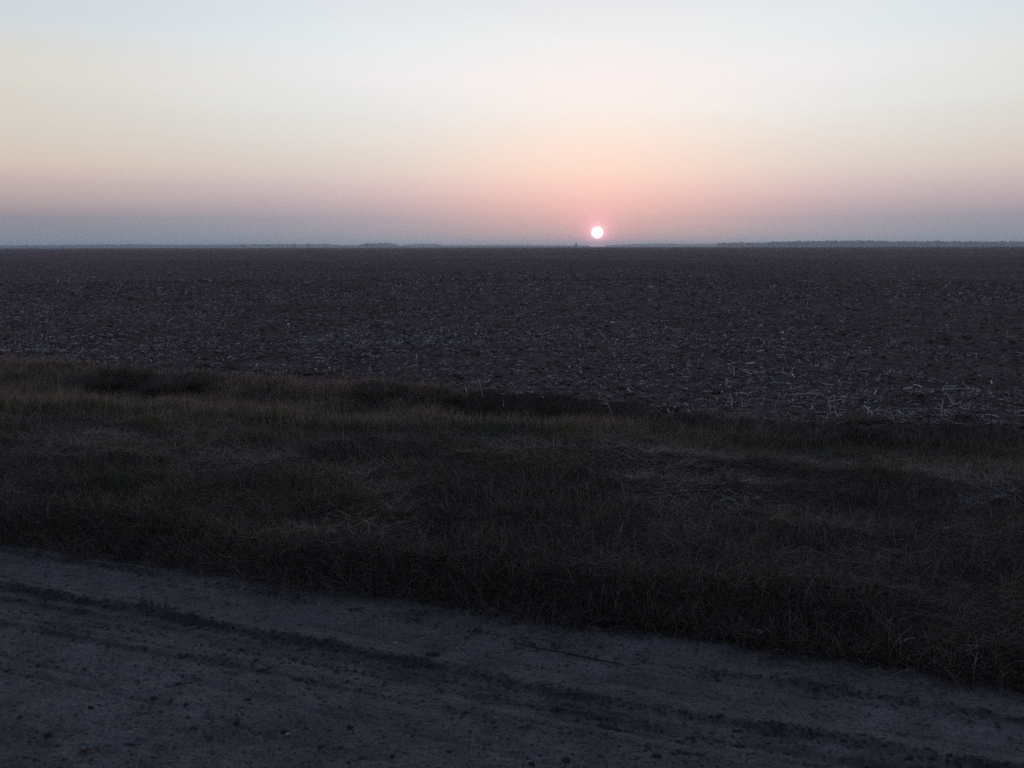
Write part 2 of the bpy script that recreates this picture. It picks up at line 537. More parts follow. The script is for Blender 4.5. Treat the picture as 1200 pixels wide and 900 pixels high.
# pale grass along the crest of the verge
parts = []
n = 56000
x = rng.uniform(-9, 7, n)
y = YA(x) + rng.normal(-0.12, 0.22, n) + 0.12 * fbm(x * 1.5, x * 0, 3, 75)
dens = (0.35 + 0.65 * sstep(-0.3, 0.3, fbm(x * 1.4, y * 1.4, 3, 76))) * (1 - 0.55 * sstep(0.5, 1.8, x))
k = (rng.uniform(0, 1, n) < dens) & in_view(x, y)
x, y = x[k], y[k]
n = len(x)
tall = 0.75 + 0.6 * sstep(-2.5, -5.5, x) + 0.05 * sstep(1.0, 2.0, x) + 0.35 * fbm(x * 1.8, y * 1.8, 2, 77)
isg = rng.uniform(0, 1, n) < (0.28 + 0.25 * sstep(0.5, -2.5, x)) * sstep(0.05, -0.35, y - YA(x))
tone = pick(DEAD, n, (5, 4, 3, 1.5)) * np.array((1.8, 1.75, 1.72)) * (1 - 0.25 * sstep(0.3, 1.6, x))[:, None]
tone[isg] = pick(GREEN, int(isg.sum()), (1, 1, 1))
parts.append(blades(put(x, y), rng.uniform(0.06, 0.19, n) * tall, rng.uniform(0.002, 0.0045, n), rng.uniform(0, 6.28, n), rng.uniform(0, R(28), n), rng.uniform(R(5), R(60), n), tone, 4, 0.1))
v, f, t = join(parts)
tag(link('crest_grass', mesh('crest_grass', v, f, tone=t), M_rank), 'pale upright dead grass along the crest of the verge above the ditch', 'grass', kind='stuff')

# rank grass in the ditch and up its far bank
parts = []
n = 130000
x = rng.uniform(-10, 6.5, n)
t = rng.uniform(0.05, 1.0, n) + np.where(rng.uniform(0, 1, n) < 0.2, rng.exponential(0.16, n), 0)
y = YA(x) + t * (YB(x) - YA(x))
dens = sstep(0.2, -1.3, x + 0.8 * fbm(x * 0.9, y * 0.9, 3, 81)) * 0.9 + 0.10 + 0.18 * sstep(0.9, 1.7, x)
dens = dens * (0.45 + 0.55 * sstep(-0.3, 0.2, fbm(x * 1.6, y * 1.6, 3, 82)))
k = (rng.uniform(0, 1, n) < dens) & in_view(x, y)
x, y, t = x[k], y[k], t[k]
n = len(x)
hh = 0.8 + 0.5 * fbm(x * 1.3, y * 1.3, 3, 83)
parts.append(blades(put(x, y), rng.uniform(0.10, 0.27, n) * hh * (1 - 0.35 * sstep(0.8, 1.0, t)), rng.uniform(0.0025, 0.0055, n), rng.uniform(0, 6.28, n), rng.uniform(0, R(40), n), rng.uniform(R(20), R(100), n),
                    pick(DEAD, n, (4.5, 3, 4, 1.5)) * np.array((1.75, 1.68, 1.72)), 4, 0.15))
v, f, t = join(parts)
tag(link('ditch_grass', mesh('ditch_grass', v, f, tone=t), M_rank), 'brown rank grass filling the ditch and climbing its far bank', 'grass', kind='stuff')


# ------------------------------------------------------------------ tussocks and tall stems one can pick out
def tussock(px, py, rad, height, n, label, cols, name='grass_tussock', group=None, upright=False, lean=0.0):
    gx, gy, gz = ground_at(px, py)
    r = rad * 0.45 * np.sqrt(rng.uniform(0, 1, n))
    th = rng.uniform(0, 6.28, n)
    bx, by = r * np.cos(th), r * np.sin(th) * 0.8
    base = np.stack([bx, by, H(gx + bx, gy + by) - gz - 0.01], -1)
    L = height * rng.uniform(0.55, 1.15, n)
    til = (r / rad) * R(20 if upright else 55) + np.abs(rng.normal(0, R(8), n))
    cur = rng.uniform(R(5), R(45), n) if upright else rng.uniform(R(40), R(120), n)
    v, f, t = blades(base, L, rng.uniform(0.003, 0.006, n), th + rng.normal(0, 0.5, n) + lean, til, cur, pick(DEAD, n, cols) * np.array((1.25, 1.25, 1.36)), 5, 0.12)
    o = tag(link(name, mesh(name, v, f, tone=t), M_rank), label, 'grass clump', group)
    o.location = (gx, gy, gz)
    return o


TG = 'tussocks along the ditch'
tussock(133, 458, 0.62, 0.42, 2600, 'large rounded dark brown grass tussock in the ditch, left of its smaller neighbour', (1.2, .4, 4, 5), group=TG)
tussock(209, 463, 0.48, 0.38, 2200, 'smaller dark grass tussock in the ditch, right of the largest rounded tussock', (1.2, .4, 4, 5), group=TG)
tussock(22, 472, 0.40, 0.27, 900, 'tall pale feathery grass tuft at the far left end of the crest', (6, 3, 2, 1), 'grass_tuft', TG, True)
tussock(82, 474, 0.34, 0.25, 700, 'pale upright grass tuft on the crest in front of the largest dark tussock', (6, 3, 2, 1), 'grass_tuft', TG, True)
tussock(150, 477, 0.24, 0.18, 420, 'short wispy pale grass tuft on the crest between the two dark tussocks', (6, 3, 2, 1), 'grass_tuft', TG, True)
tussock(448, 466, 0.40, 0.28, 1500, 'low spreading brown tussock on the far ditch bank, left of the bare cut bank', (3, 1, 4, 2), group=TG)
tussock(512, 472, 0.34, 0.27, 1200, 'brown tussock beside the left end of the bare cut ditch bank', (3, 1, 4, 2), group=TG)
tussock(1010, 505, 0.34, 0.2, 900, 'ragged reddish brown tussock on the crest at the right of the verge', (3, 1, 5, 1), group=TG)


def stem_obj(name, pts, rad, tone, label, cat, m, group=None, sides=5):
    p = np.array(pts)[None]
    k = p.shape[1]
    # smooth the way through the given points
    tt = np.linspace(0, k - 1, (k - 1) * 4 + 1)
    q = np.stack([np.interp(tt, np.arange(k), p[0, :, j]) for j in range(3)], -1)
    ker = np.array([.25, .5, .25])
    for _ in range(3):
        q[1:-1] = q[:-2] * ker[0] + q[1:-1] * ker[1] + q[2:] * ker[2]
    rr = np.interp(np.linspace(0, 1, len(q)), np.linspace(0, 1, len(rad)), rad)[None]
    v, f, t = tubes(q[None], rr, np.array([tone]), sides)
    b = q[0].copy()
    o = link(name, mesh(name, v - b, f, tone=t), m)
    o.location = b
    if label:
        tag(o, label, cat, group)
    return o


def weed(px, py, h, bend, label, tone=(0.19, 0.16, 0.12), r=0.003, heads=4):
    h, r = h * 0.85, r * 0.8
    x, y, z = ground_at(px, py)
    pts = [(x, y, z - 0.02), (x + bend * 0.15, y, z + h * 0.4), (x + bend * 0.5, y + 0.02, z + h * 0.75), (x + bend, y + 0.03, z + h)]
    o = stem_obj('dry_weed', pts, (r, r * 0.8, r * 0.5), tone, label, 'weed', M_straw, 'dry weed stems standing out of the grass')
    n = heads
    tt = rng.uniform(0.35, 0.98, n)
    bx = bend * tt ** 1.6
    base = np.stack([bx, 0.02 * tt, h * tt], -1)
    for j in range(n):
        v, f, t = blades(base[j:j + 1], rng.uniform(0.05, 0.12, 1) * (0.5 + h), np.full(1, 0.007), rng.uniform(0, 6.28, 1), rng.uniform(R(25), R(60), 1), rng.uniform(R(20), R(60), 1), pick([tone], 1, (1,), .15), 3)
        link('dry_leaf', mesh('dry_leaf', v, f, tone=t), M_straw, o)
    return o


weed(495, 655, 0.24, -0.03, 'tall pale dry weed stem in the grass near the road, left of the middle')
weed(497, 640, 0.15, 0.04, 'short forked pale weed beside the tall stem near the road')
weed(722, 648, 0.16, 0.03, 'thin pale weed stem in the grass straight above the end of the road twig', r=.003)
weed(1040, 775, 0.15, 0.10, 'bent pale grass stem hanging over the road edge, left of the straight pale one', r=.003, heads=2)
weed(1139, 800, 0.13, 0.03, 'short straight pale stem at the road edge near the right end of the verge', heads=3)
weed(1190, 600, 0.22, -0.02, 'upright pale weed stem in the grass at the far right of the verge', r=.003)
weed(855, 572, 0.18, -0.04, 'slender pale weed stem in the verge below the right end of the cut bank', r=.003)
weed(1160, 510, 0.42, 0.04, 'tall twiggy dark weed at the field edge, far right', (0.09, 0.065, 0.05), 0.004, 14)
weed(1185, 515, 0.46, -0.03, 'tallest twiggy dark weed, nearest the right edge of the field', (0.09, 0.065, 0.05), 0.004, 16)
weed(1135, 510, 0.30, 0.05, 'lower twiggy dark weed left of the two tall ones at the field edge', (0.09, 0.065, 0.05), 0.0035, 10)


# ------------------------------------------------------------------ crop residue on the field
def residue(n, r0, r1, lmin, lmax, wscale, sides):
    u = rng.uniform(0, 1, n)
    r = np.exp(math.log(r0) + u * (math.log(r1) - math.log(r0)))          # even over the picture's rows, roughly
    p = rng.uniform(R(-37), R(40), n)
    x, y = r * np.sin(p), r * np.cos(p)
    patch = (0.40 + 0.60 * sstep(-0.3, 0.25, fbm(x * 0.5, y * 0.35, 3, 101))) * (0.35 + 0.65 * sstep(-0.25, 0.3, fbm(x * 2.2, y * 2.2, 3, 102)))
    patch = patch * (0.6 + 0.4 * sstep(-0.3, 0.3, fbm(x * 0.06, y * 0.28, 3, 103))) * (1 - 0.45 * sstep(2.5, 8, x) * sstep(30, 16, r))
    k = (y > YB(x) - 0.05) & (rng.uniform(0, 1, n) < patch)
    x, y, r = x[k], y[k], r[k]
    n = len(x)
    L = rng.uniform(0, 1, n) ** 3.2 * (lmax - lmin) + lmin
    hd = rng.uniform(0, 6.28, n)
    el = np.abs(rng.normal(0, R(9), n))
    up = rng.uniform(0, 1, n) < 0.10
    el[up] = rng.uniform(R(25), R(85), int(up.sum()))
    L[up] *= 0.7
    z = H(x, y) + 0.004
    kseg = 3
    pts = np.zeros((n, kseg, 3))
    bend = rng.normal(0, 0.25, n)
    for j in range(kseg):
        s = j / (kseg - 1) - np.where(up, 0.05, 0.5)
        h2 = hd + bend * s
        pts[:, j] = np.stack([x + np.cos(h2) * np.cos(el) * L * s, y + np.sin(h2) * np.cos(el) * L * s, z + np.sin(el) * L * s + np.where(up, 0, np.abs(np.sin(el)) * L * 0.4) + 0.01 * np.abs(bend)], -1)
    rad = np.repeat((rng.uniform(0.0025, 0.0075, n) * wscale)[:, None], kseg, 1)
    tone = pick([(0.52, 0.48, 0.43), (0.24, 0.205, 0.17), (0.11, 0.09, 0.073), (0.06, 0.048, 0.041)], n, (2.4, 2.6, 3.0, 3), 0.35)
    return tubes(pts, rad, tone, sides)


parts = [residue(120000, 7.5, 16, 0.010, 0.16, 0.75, 4), residue(200000, 14, 34, 0.02, 0.16, 1.1, 3), residue(120000, 30, 110, 0.05, 0.24, 2.0, 3)]
v, f, t = join(parts)
tag(link('crop_stubble', mesh('crop_stubble', v, f, tone=t, smooth=False), M_straw), 'pale bits of broken cornstalk and straw strewn over the dark field', 'stubble', kind='stuff')

# lumps of soil among it
def lumps(x, y, s, flat=0.65, sink=0.25):
    """Many small irregular octahedral lumps as one mesh."""
    n = len(x)
    d = np.array([(1, 0, 0), (0, 1, 0), (-1, 0, 0), (0, -1, 0), (0, 0, 1), (0, 0, -1), (.6, .6, .5), (-.6, .6, .5), (-.6, -.6, .5), (.6, -.6, .5)], float)
    tri = np.array([(0, 6, 9), (0, 1, 6), (1, 7, 6), (1, 2, 7), (2, 8, 7), (2, 3, 8), (3, 9, 8), (3, 0, 9), (4, 6, 7), (4, 7, 8), (4, 8, 9), (4, 9, 6),
                    (5, 1, 0), (5, 2, 1), (5, 3, 2), (5, 0, 3)])
    th = rng.uniform(0, 6.28, n)
    v = d[None] * rng.uniform(0.65, 1.3, (n, 10, 1)) * s[:, None, None]
    v[..., 2] *= flat
    v[..., 0] *= rng.uniform(0.8, 1.5, (n, 1))
    cx, sx = np.cos(th)[:, None], np.sin(th)[:, None]
    vx, vy = v[..., 0] * cx - v[..., 1] * sx, v[..., 0] * sx + v[..., 1] * cx
    z = H(x, y) + s * flat * (0.5 - sink)
    out = np.stack([vx + x[:, None], vy + y[:, None], v[..., 2] + z[:, None]], -1)
    return out.reshape(-1, 3), ((np.arange(n) * 10)[:, None, None] + tri[None]).reshape(-1, 3)


n = 16000
r = np.exp(rng.uniform(math.log(7.5), math.log(45), n))
p = rng.uniform(R(-37), R(40), n)
x, y = r * np.sin(p), r * np.cos(p)
k = y > YB(x)
x, y, r = x[k], y[k], r[k]
v, f = lumps(x, y, (0.012 + 0.04 * rng.uniform(0, 1, len(x)) ** 3) * (0.7 + r / 40))
tag(link('soil_crumbs', mesh('soil_crumbs', v, tris=f, smooth=False), M_field), 'crumbly soil lumps between the stubble on the field', 'soil', kind='stuff')


def stalk(px, py, L, hd, el, r, label, branch=None, leaf=True):
    x, y, z = ground_at(px, py)
    dx, dy, dz = math.cos(hd) * math.cos(el), math.sin(hd) * math.cos(el), math.sin(el)
    pts = [(x + dx * L * s, y + dy * L * s, z + 0.008 + dz * L * s + 0.03 * L * math.sin(s * 3.1)) for s in (0, .33, .66, 1)]
    o = stem_obj('cornstalk', pts, (r, r * .95, r * .8), (0.42, 0.40, 0.36), label, 'cornstalk', M_straw, 'cornstalks one can pick out on the field', 6)
    if branch:
        bh, be, bl = branch
        q = pts[2]
        e = (q[0] + math.cos(bh) * math.cos(be) * bl, q[1] + math.sin(bh) * math.cos(be) * bl, q[2] + math.sin(be) * bl)
        b = stem_obj('stalk_fork', [q, [(q[i] + e[i]) / 2 for i in range(3)], e], (r * .8, r * .6, r * .4), (0.42, 0.40, 0.36), None, None, M_straw)
        b.parent = o
        b.location = Vector(b.location) - o.location
    if leaf:
        v, f, t = blades(np.array([[dx * L * .5, dy * L * .5, dz * L * .5 + .01]]), np.array([L * .6]), np.array([0.016]), np.array([hd + 0.7]), np.array([R(65)]), np.array([R(35)]), np.array([[.34, .31, .26]]), 4)
        link('husk_leaf', mesh('husk_leaf', v, f, tone=t), M_straw, o)
    return o


stalk(566, 466, 0.22, R(115), R(58), 0.006, 'forked white cornstalk sticking up at the left end of the cut bank', (R(170), R(35), 0.13))
stalk(717, 485, 0.17, R(125), R(48), 0.005, 'short white cornstalk leaning over the right end of the cut bank')
stalk(1103, 489, 0.16, R(60), R(60), 0.005, 'white cornstalk leaning right above the grass at the far right')
stalk(590, 478, 0.08, R(80), R(70), 0.005, 'small pale stub of cornstalk in the ditch below the cut bank', leaf=False)
stalk(925, 464, 0.34, R(-25), R(6), 0.009, 'long pale cornstalk lying on the field, left of a second long one')
stalk(1104, 458, 0.36, R(-22), R(5), 0.009, 'long pale cornstalk lying on the field near the right edge')
stalk(858, 478, 0.14, R(95), R(65), 0.006, 'thin pale cornstalk standing at the field edge right of the middle')
stalk(985, 453, 0.09, R(100), R(55), 0.009, 'stubby pale cornstalk standing between the two long lying ones')
stalk(860, 441, 0.12, R(80), R(62), 0.008, 'bright pale cornstalk stub standing farther out on the field')
stalk(745, 432, 0.16, R(10), R(12), 0.008, 'pale bent cornstalk among bright straw in the middle of the field')
stalk(443, 420, 0.24, R(165), R(14), 0.008, 'pale cornstalk lying left of the middle, with a raised end', (R(60), R(30), 0.1))
stalk(711, 400, 0.3, R(120), R(35), 0.008, 'leaning pale cornstalk farther away, almost below the sun')


# ------------------------------------------------------------------ loose things on the road
def lump_mesh(name, sx, sy, sz, seed, sub=3, bumpy=0.45):
    import bmesh
    bm = bmesh.new()
    bmesh.ops.create_icosphere(bm, subdivisions=sub, radius=1)
    co = np.array([v.co[:] for v in bm.verts])
    d = 1 + bumpy * (fbm(co[:, 0] * 1.6 + seed * 3.1, co[:, 1] * 1.6 + co[:, 2] * 1.3, 3, 200 + seed) + 0.5 * fbm(co[:, 2] * 4 + seed, co[:, 0] * 4 - co[:, 1] * 3, 2, 300 + seed))
    co = co * d[:, None] * np.array((sx, sy, sz))
    for v, q in zip(bm.verts, co):
        v.co = q
    me = bpy.data.meshes.new(name)
    bm.to_mesh(me)
    bm.free()
    me.polygons.foreach_set('use_smooth', np.full(len(me.polygons), True))
    return me


CG = 'dark clods lying loose on the dirt road'
clods = [
    (180, 819, .016, .011, 'dark oblong clod on the road, lower left, left of a rounder one'),
    (218, 826, .011, .009, 'small round dark clod just right of the oblong clod, lower left'),
    (290, 821, .014, .013, 'round dark clod standing alone on the road left of the middle'),
    (209, 802, .015, .009, 'flat dark clod above the oblong clod on the lower left road'),
    (106, 830, .011, .011, 'round dark clod on the road left of the oblong clod'),
    (44, 781, .012, .008, 'small dark clod on the road near the left edge, below the main rut'),
    (277, 847, .014, .010, 'angular dark clod on the road below the round lone clod'),
    (334, 858, .020, .012, 'broad broken dark clod with a pale crumb, lower road left of middle'),
    (57, 862, .018, .010, 'wide dark clod on the road in the lower left corner'),
    (376, 876, .013, .009, 'dark clod at the bottom of the road, right of the broad broken one'),
    (410, 853, .013, .011, 'dark clod on the bare lower road straight below the berm, left of the middle'),
    (460, 887, .013, .010, 'dark clod at the bottom of the road left of the middle'),
    (623, 896, .013, .011, 'dark clod cut off by the bottom of the picture near the middle'),
    (663, 891, .018, .011, 'broad low dark clod at the bottom of the road right of the middle'),
    (713, 854, .034, .010, 'long dark crumbly clod on the road, largest right of the middle'),
    (770, 886, .018, .009, 'flat dark clod on the lower road right of the long crumbly one'),
    (1066, 889, .013, .011, 'dark clod at the bottom of the road near the right corner'),
    (300, 774, .018, .008, 'flat dark clod on the smooth track below the main berm'),
    (508, 768, .036, .014, 'large dark crumbly lump on the main berm, above the long clod'),
    (785, 746, .020, .010, 'dark clod near the grass edge right of the long twig'),
]
for i, (px, py, sx, sz, lab) in enumerate(clods):
    sx, sz = sx * 0.78, sz * 0.7
    x, y, z = ground_at(px, py)
    o = link('dirt_clod', lump_mesh('dirt_clod', sx, sx * 0.8, sz * 0.8, i + 1, 4, 0.45 if sx < 0.025 else 0.9), M_clod)
    o.location = (x, y, z + sz * 0.25)
    o.rotation_euler = (0, 0, rng.uniform(-0.6, 0.0))
    tag(o, lab, 'clod', CG)

x, y, z = ground_at(890, 744)
o = link('pebble', lump_mesh('pebble', 0.016, 0.014, 0.013, 77, 3, 0.07), M_stone)
o.location = (x, y, z + 0.011)
tag(o, 'small round pale green pebble at the grass edge of the road', 'pebble')
for px, py, s, lab in ((463, 755, .010, 'small pale pebble on the crumbly main berm'), (580, 842, .004, 'tiny white pebble on the lower road near the middle'), (963, 832, .005, 'tiny pale pebble on the rut at the right of the road'),
                       (337, 861, .006, 'tiny pale pebble beside the broad broken clod'), (602, 722, .008, 'pale pebble at the grass edge above the long twig')):
    x, y, z = ground_at(px, py)
    o = link('pebble', lump_mesh('pebble', s, s * .85, s * .7, int(px), 2, 0.15), M_stone)
    o.location = (x, y, z + s * 0.4)
    tag(o, lab, 'pebble', 'pale pebbles on the road')

twig_tone = (0.05, 0.042, 0.036)
pp = [ground_at(*q) for q in ((602, 754), (634, 761), (668, 767), (700, 774), (731, 780))]
stem_obj('twig', [(q[0], q[1], q[2] + 0.004) for q in pp], (0.0025, 0.0035, 0.0035, 0.002), twig_tone, 'long thin dark twig lying on the road below the grass edge', 'twig', M_straw, 'twigs lying on the road')
pp = [ground_at(*q) for q in ((546, 749), (553, 742), (563, 735), (572, 727))]
stem_obj('twig', [(q[0], q[1], q[2] + 0.004 + 0.006 * i) for i, q in enumerate(pp)], (0.004, 0.0045, 0.003), twig_tone, 'short dark twig pointing from the long twig towards the grass', 'twig', M_straw, 'twigs lying on the road')


def dead_leaf(px, py, s, tone, label):
    x, y, z = ground_at(px, py)
    n = 13
    th = np.linspace(0, 2 * math.pi, n)[:-1]
    rr = s * (0.55 + 0.35 * np.abs(np.cos(th)) + 0.12 * np.cos(5 * th))
    ring = np.stack([rr * np.cos(th), rr * 0.62 * np.sin(th), 0.004 + 0.35 * s * np.cos(th * 2) ** 2], -1)
    v = np.concatenate([[(0, 0, 0.003)], ring, [(0, 0, 0.0015)], ring - (0, 0, 0.0015)])
    m = n - 1
    tri = [(0, 1 + k, 1 + (k + 1) % m) for k in range(m)] + [(m + 1, m + 2 + (k + 1) % m, m + 2 + k) for k in range(m)]
    q = [(1 + k, m + 2 + k, m + 2 + (k + 1) % m, 1 + (k + 1) % m) for k in range(m)]
    o = link('dead_leaf', mesh('dead_leaf', v, q, tri, np.tile(np.array(tone), (len(v), 1))), M_leaf)
    o.location = (x, y, z + 0.003)
    o.rotation_euler = (0.1, 0.05, rng.uniform(0, 6))
    tag(o, label, 'leaf', 'dead leaves on the road')


dead_leaf(561, 740, .022, (0.16, 0.085, 0.04), 'curled orange brown leaf beside the short twig')
dead_leaf(227, 856, .020, (0.15, 0.09, 0.05), 'faded brown leaf on the lower left road under the angular clod')
dead_leaf(101, 882, .024, (0.13, 0.07, 0.045), 'reddish brown leaf in the lower left of the road')
dead_leaf(955, 812, .022, (0.13, 0.065, 0.045), 'reddish leaf near the grass edge on the right of the road')

# grit and crumbs on the road
n = 9000
a, c = rng.uniform(-1.5, 7, n), rng.uniform(0.0, 2.4, n)
k = rng.uniform(0, 1, n) < 0.25 + 0.75 * sstep(0.6, 1.1, c)
x, y = from_ac(a[k], c[k])
g1 = lumps(x, y, 0.0012 + 0.006 * rng.uniform(0, 1, len(x)) ** 4)
n = 16000
a = rng.uniform(-1.5, 7, n)
which = rng.choice(4, n, p=(.5, .2, .17, .13))
wob = 0.05 * fbm(a * 0.55, a * 0 + 1.7, 3, 5)
c = np.choose(which, [0.50 + 0.022 * a + wob, 0.12 + 0.03 * a + wob, 0.70 + wob * 0.8, 0.84 + wob]) + rng.normal(0.008, 0.02, n)
k = (c > 0.02) & (rng.uniform(0, 1, n) < sstep(-0.35, 0.25, fbm(a * 0.9, c * 0 + 5, 3, 21)) * (0.3 + 0.7 * sstep(-.2, .3, fbm(a * 5, c * 5, 2, 28))))
x, y = from_ac(a[k], c[k])
g2 = lumps(x, y, 0.0014 + 0.0075 * rng.uniform(0, 1, len(x)) ** 3)
tag(link('road_grit', mesh('road_grit', np.concatenate([g1[0], g2[0]]), tris=np.concatenate([g1[1], g2[1] + len(g1[0])]), smooth=False), M_crumb), 'fine grit and crumbs of soil strewn on the dirt road', 'grit', kind='stuff')


# ------------------------------------------------------------------ far trees
def az_dir(px):
    d = ray(px, 288)
    l = math.hypot(d.x, d.y)
    return d.x / l, d.y / l


def far_tree(px, hpx, wpx, dist, label, seed):
    dx, dy = az_dir(px)
    cx, cy = dx * dist / dy, dist
    h = CAM_H + hpx * dist / F_PX
    w = wpx * dist / F_PX / 2
    rg = np.random.default_rng(seed)
    root = empty('field_tree', (cx, cy, 0))
    tag(root, label, 'tree', 'lone trees far out on the field')
    p = [[(0, 0, -0.1), (0.05, 0, h * .25), (0.1, 0.05, h * .5), (0.05, 0, h * .9)]]
    rad = [[.18, .14, .1, .03]]
    for _ in range(7):
        zz = h * rg.uniform(.25, .7)
        th = rg.uniform(0, 6.28)
        e = w * rg.uniform(.5, .9)
        p.append([(0.05, 0, zz), (e * .35 * math.cos(th), e * .35 * math.sin(th), zz + h * .08), (e * .7 * math.cos(th), e * .7 * math.sin(th), zz + h * .14), (e * math.cos(th), e * math.sin(th), zz + h * .2)])
        rad.append([.08, .06, .045, .015])
    p, rad = np.array(p), np.array(rad) * h / 6
    v, f, t = tubes(p, rad, np.full((len(p), 3), .05), 5)
    link('trunk', mesh('trunk', v, f, tone=t), M_bark, root)
    n = 1500
    clump = rg.normal(0, 1, (26, 3)) * (w * .42, w * .42, h * .17) + (0, 0, h * .6)
    c = clump[rg.integers(0, 26, n)] + rg.normal(0, 1, (n, 3)) * (w * .13, w * .13, h * .055)
    c[:, 2] = np.clip(c[:, 2], h * .15, h)
    u, q = rg.normal(0, 1, (n, 3)), rg.normal(0, 1, (n, 3))
    u /= np.linalg.norm(u, axis=1, keepdims=True)
    q = np.cross(u, q)
    q /= np.linalg.norm(q, axis=1, keepdims=True)
    s = rg.uniform(.06, .16, (n, 1)) * h / 6
    v = np.stack([c - u * s * 1.6, c - q * s, c + u * s * 1.6, c + q * s], 1).reshape(-1, 3)
    t = np.repeat(np.array([(0.04, 0.044, 0.024)]) * np.exp(rg.normal(0, .3, (n, 1))), 4, 0)
    link('crown', mesh('crown', v, np.arange(n * 4).reshape(-1, 4), tone=t), M_leaf, root)


far_tree(285, 3.2, 3.5, 2300, 'small round tree on the skyline, leftmost of the row left of the hazy clump', 1)
far_tree(315, 3.4, 3.0, 2300, 'small tree on the skyline, second from the left in its row', 2)
far_tree(346, 3.4, 3.5, 2300, 'small pale tree on the skyline just left of the darkest one', 3)
far_tree(361.5, 4.4, 3.6, 2400, 'darkest and tallest of the small trees on the left skyline', 4)
far_tree(430, 4.8, 3.2, 2500, 'dark small tree standing before the low hazy clump of wood', 5)
far_tree(675, 3.9, 2.4, 2600, 'slim upright tree on the skyline just left of the sun', 6)


def wood(name, label, prof, dist, depth, spacing, seed):
    """A far wood as one mass: prof = [(photo column, height in photo pixels above the horizon)]."""
    rg = np.random.default_rng(seed)
    P = np.array(prof, float)
    x0, x1 = P[0, 0], P[-1, 0]
    m = dist / F_PX
    n = int((x1 - x0) * m / spacing * 3.6)
    px = rg.uniform(x0, x1, n)
    yy = dist + rg.uniform(0, depth, n)
    px[:int((x1 - x0) * m / spacing)] = np.linspace(x0, x1, int((x1 - x0) * m / spacing))
    hp = np.interp(px, P[:, 0], P[:, 1])
    h = CAM_H + hp * m * rg.uniform(.78, 1.04, n) + fbm(px * .15, px * 0, 3, seed) * m * .3
    h = np.maximum(h, 2.5)
    dirs = np.array([az_dir(q) for q in px])
    cx, cy = dirs[:, 0] / dirs[:, 1] * yy, yy
    import bmesh
    bm = bmesh.new()
    bmesh.ops.create_icosphere(bm, subdivisions=2, radius=1)
    bm.verts.ensure_lookup_table()
    sv = np.array([v.co[:] for v in bm.verts])
    sf = np.array([[v.index for v in f.verts] for f in bm.faces])
    bm.free()
    w = np.minimum(h * rg.uniform(.4, .62, n), 9)
    k = len(sv)
    v = sv[None] * (1 + .38 * rg.uniform(-1, 1, (n, k, 1)))
    v = v * np.stack([w, w, h * .5], -1)[:, None, :] + np.stack([cx, cy, h * .5], -1)[:, None, :]
    v[..., 2] = np.clip(v[..., 2], -.3, None)
    f = (np.arange(n) * k)[:, None, None] + sf[None]
    o = link(name, mesh(name, v.reshape(-1, 3), tris=f.reshape(-1, 3), smooth=False), M_wood)
    return tag(o, label, 'woodland', kind='stuff')


wood('far_wood', 'long hazy wood on the right skyline', [(842, 3.6), (850, 4.0), (893, 4.0), (903, 4.7), (935, 5.4), (985, 5.8), (1032, 5.9), (1044, 5.0), (1085, 5.1), (1096, 5.9), (1104, 5.0), (1200, 4.4), (1420, 4.0)], 3000, 140, 7, 11)
wood('far_wood', 'low hazy tree line on the left skyline', [(-220, 2.6), (20, 2.7), (110, 3.4), (150, 3.5), (210, 2.8), (320, 3.2), (385, 3.2), (396, 2.2), (430, 1.6)], 4200, 150, 8, 12)
wood('far_wood', 'small hazy clump of wood right of the left tree line', [(418, 2.0), (426, 3.4), (440, 3.8), (455, 4.4), (461, 3.4), (468, 1.8)], 3800, 120, 7, 13)
wood('far_wood', 'faint low tree line between the clump and the sun', [(470, 1.8), (484, 2.8), (500, 3.2), (514, 2.8), (522, 1.8), (560, 2.0), (590, 2.1), (690, 1.5)], 4800, 150, 8, 14)
wood('far_wood', 'faint pale tree line right of the sun', [(710, 1.5), (735, 2.4), (775, 3.2), (800, 2.6), (845, 2.9)], 5200, 150, 8, 15)

# ------------------------------------------------------------------ sun, sky, haze
SUN_AZ, SUN_EL = math.atan2(*ray(700, 272.5).xy), math.asin(ray(700, 272.5).z)
SD = Vector((math.sin(SUN_AZ) * math.cos(SUN_EL), math.cos(SUN_AZ) * math.cos(SUN_EL), math.sin(SUN_EL)))

m, nt, out = mat('sun_glow')
e = N(nt, 'ShaderNodeEmission')
e.inputs[0].default_value = (1, 0.88, 0.86, 1)
e.inputs[1].default_value = 3.5
nt.links.new(e.outputs[0], out.inputs[0])
import bmesh
bm = bmesh.new()
SUN_D = 30000
bmesh.ops.create_icosphere(bm, subdivisions=5, radius=SUN_D * math.tan(R(0.35)))
me = bpy.data.meshes.new('sun')
bm.to_mesh(me)
bm.free()
o = link('sun', me, m)
o.location = Vector((0, 0, CAM_H)) + SD * SUN_D
tag(o, 'white glowing disc of the setting sun just above the horizon', 'sun')

L = bpy.data.lights.new('sun_lamp', 'SUN')
L.energy = 0.18
L.angle = R(4)
L.color = (1, 0.55, 0.38)
lo = bpy.data.objects.new('sun_lamp', L)
COL.objects.link(lo)
lo.rotation_euler = (-SD).to_track_quat('-Z', 'Y').to_euler()

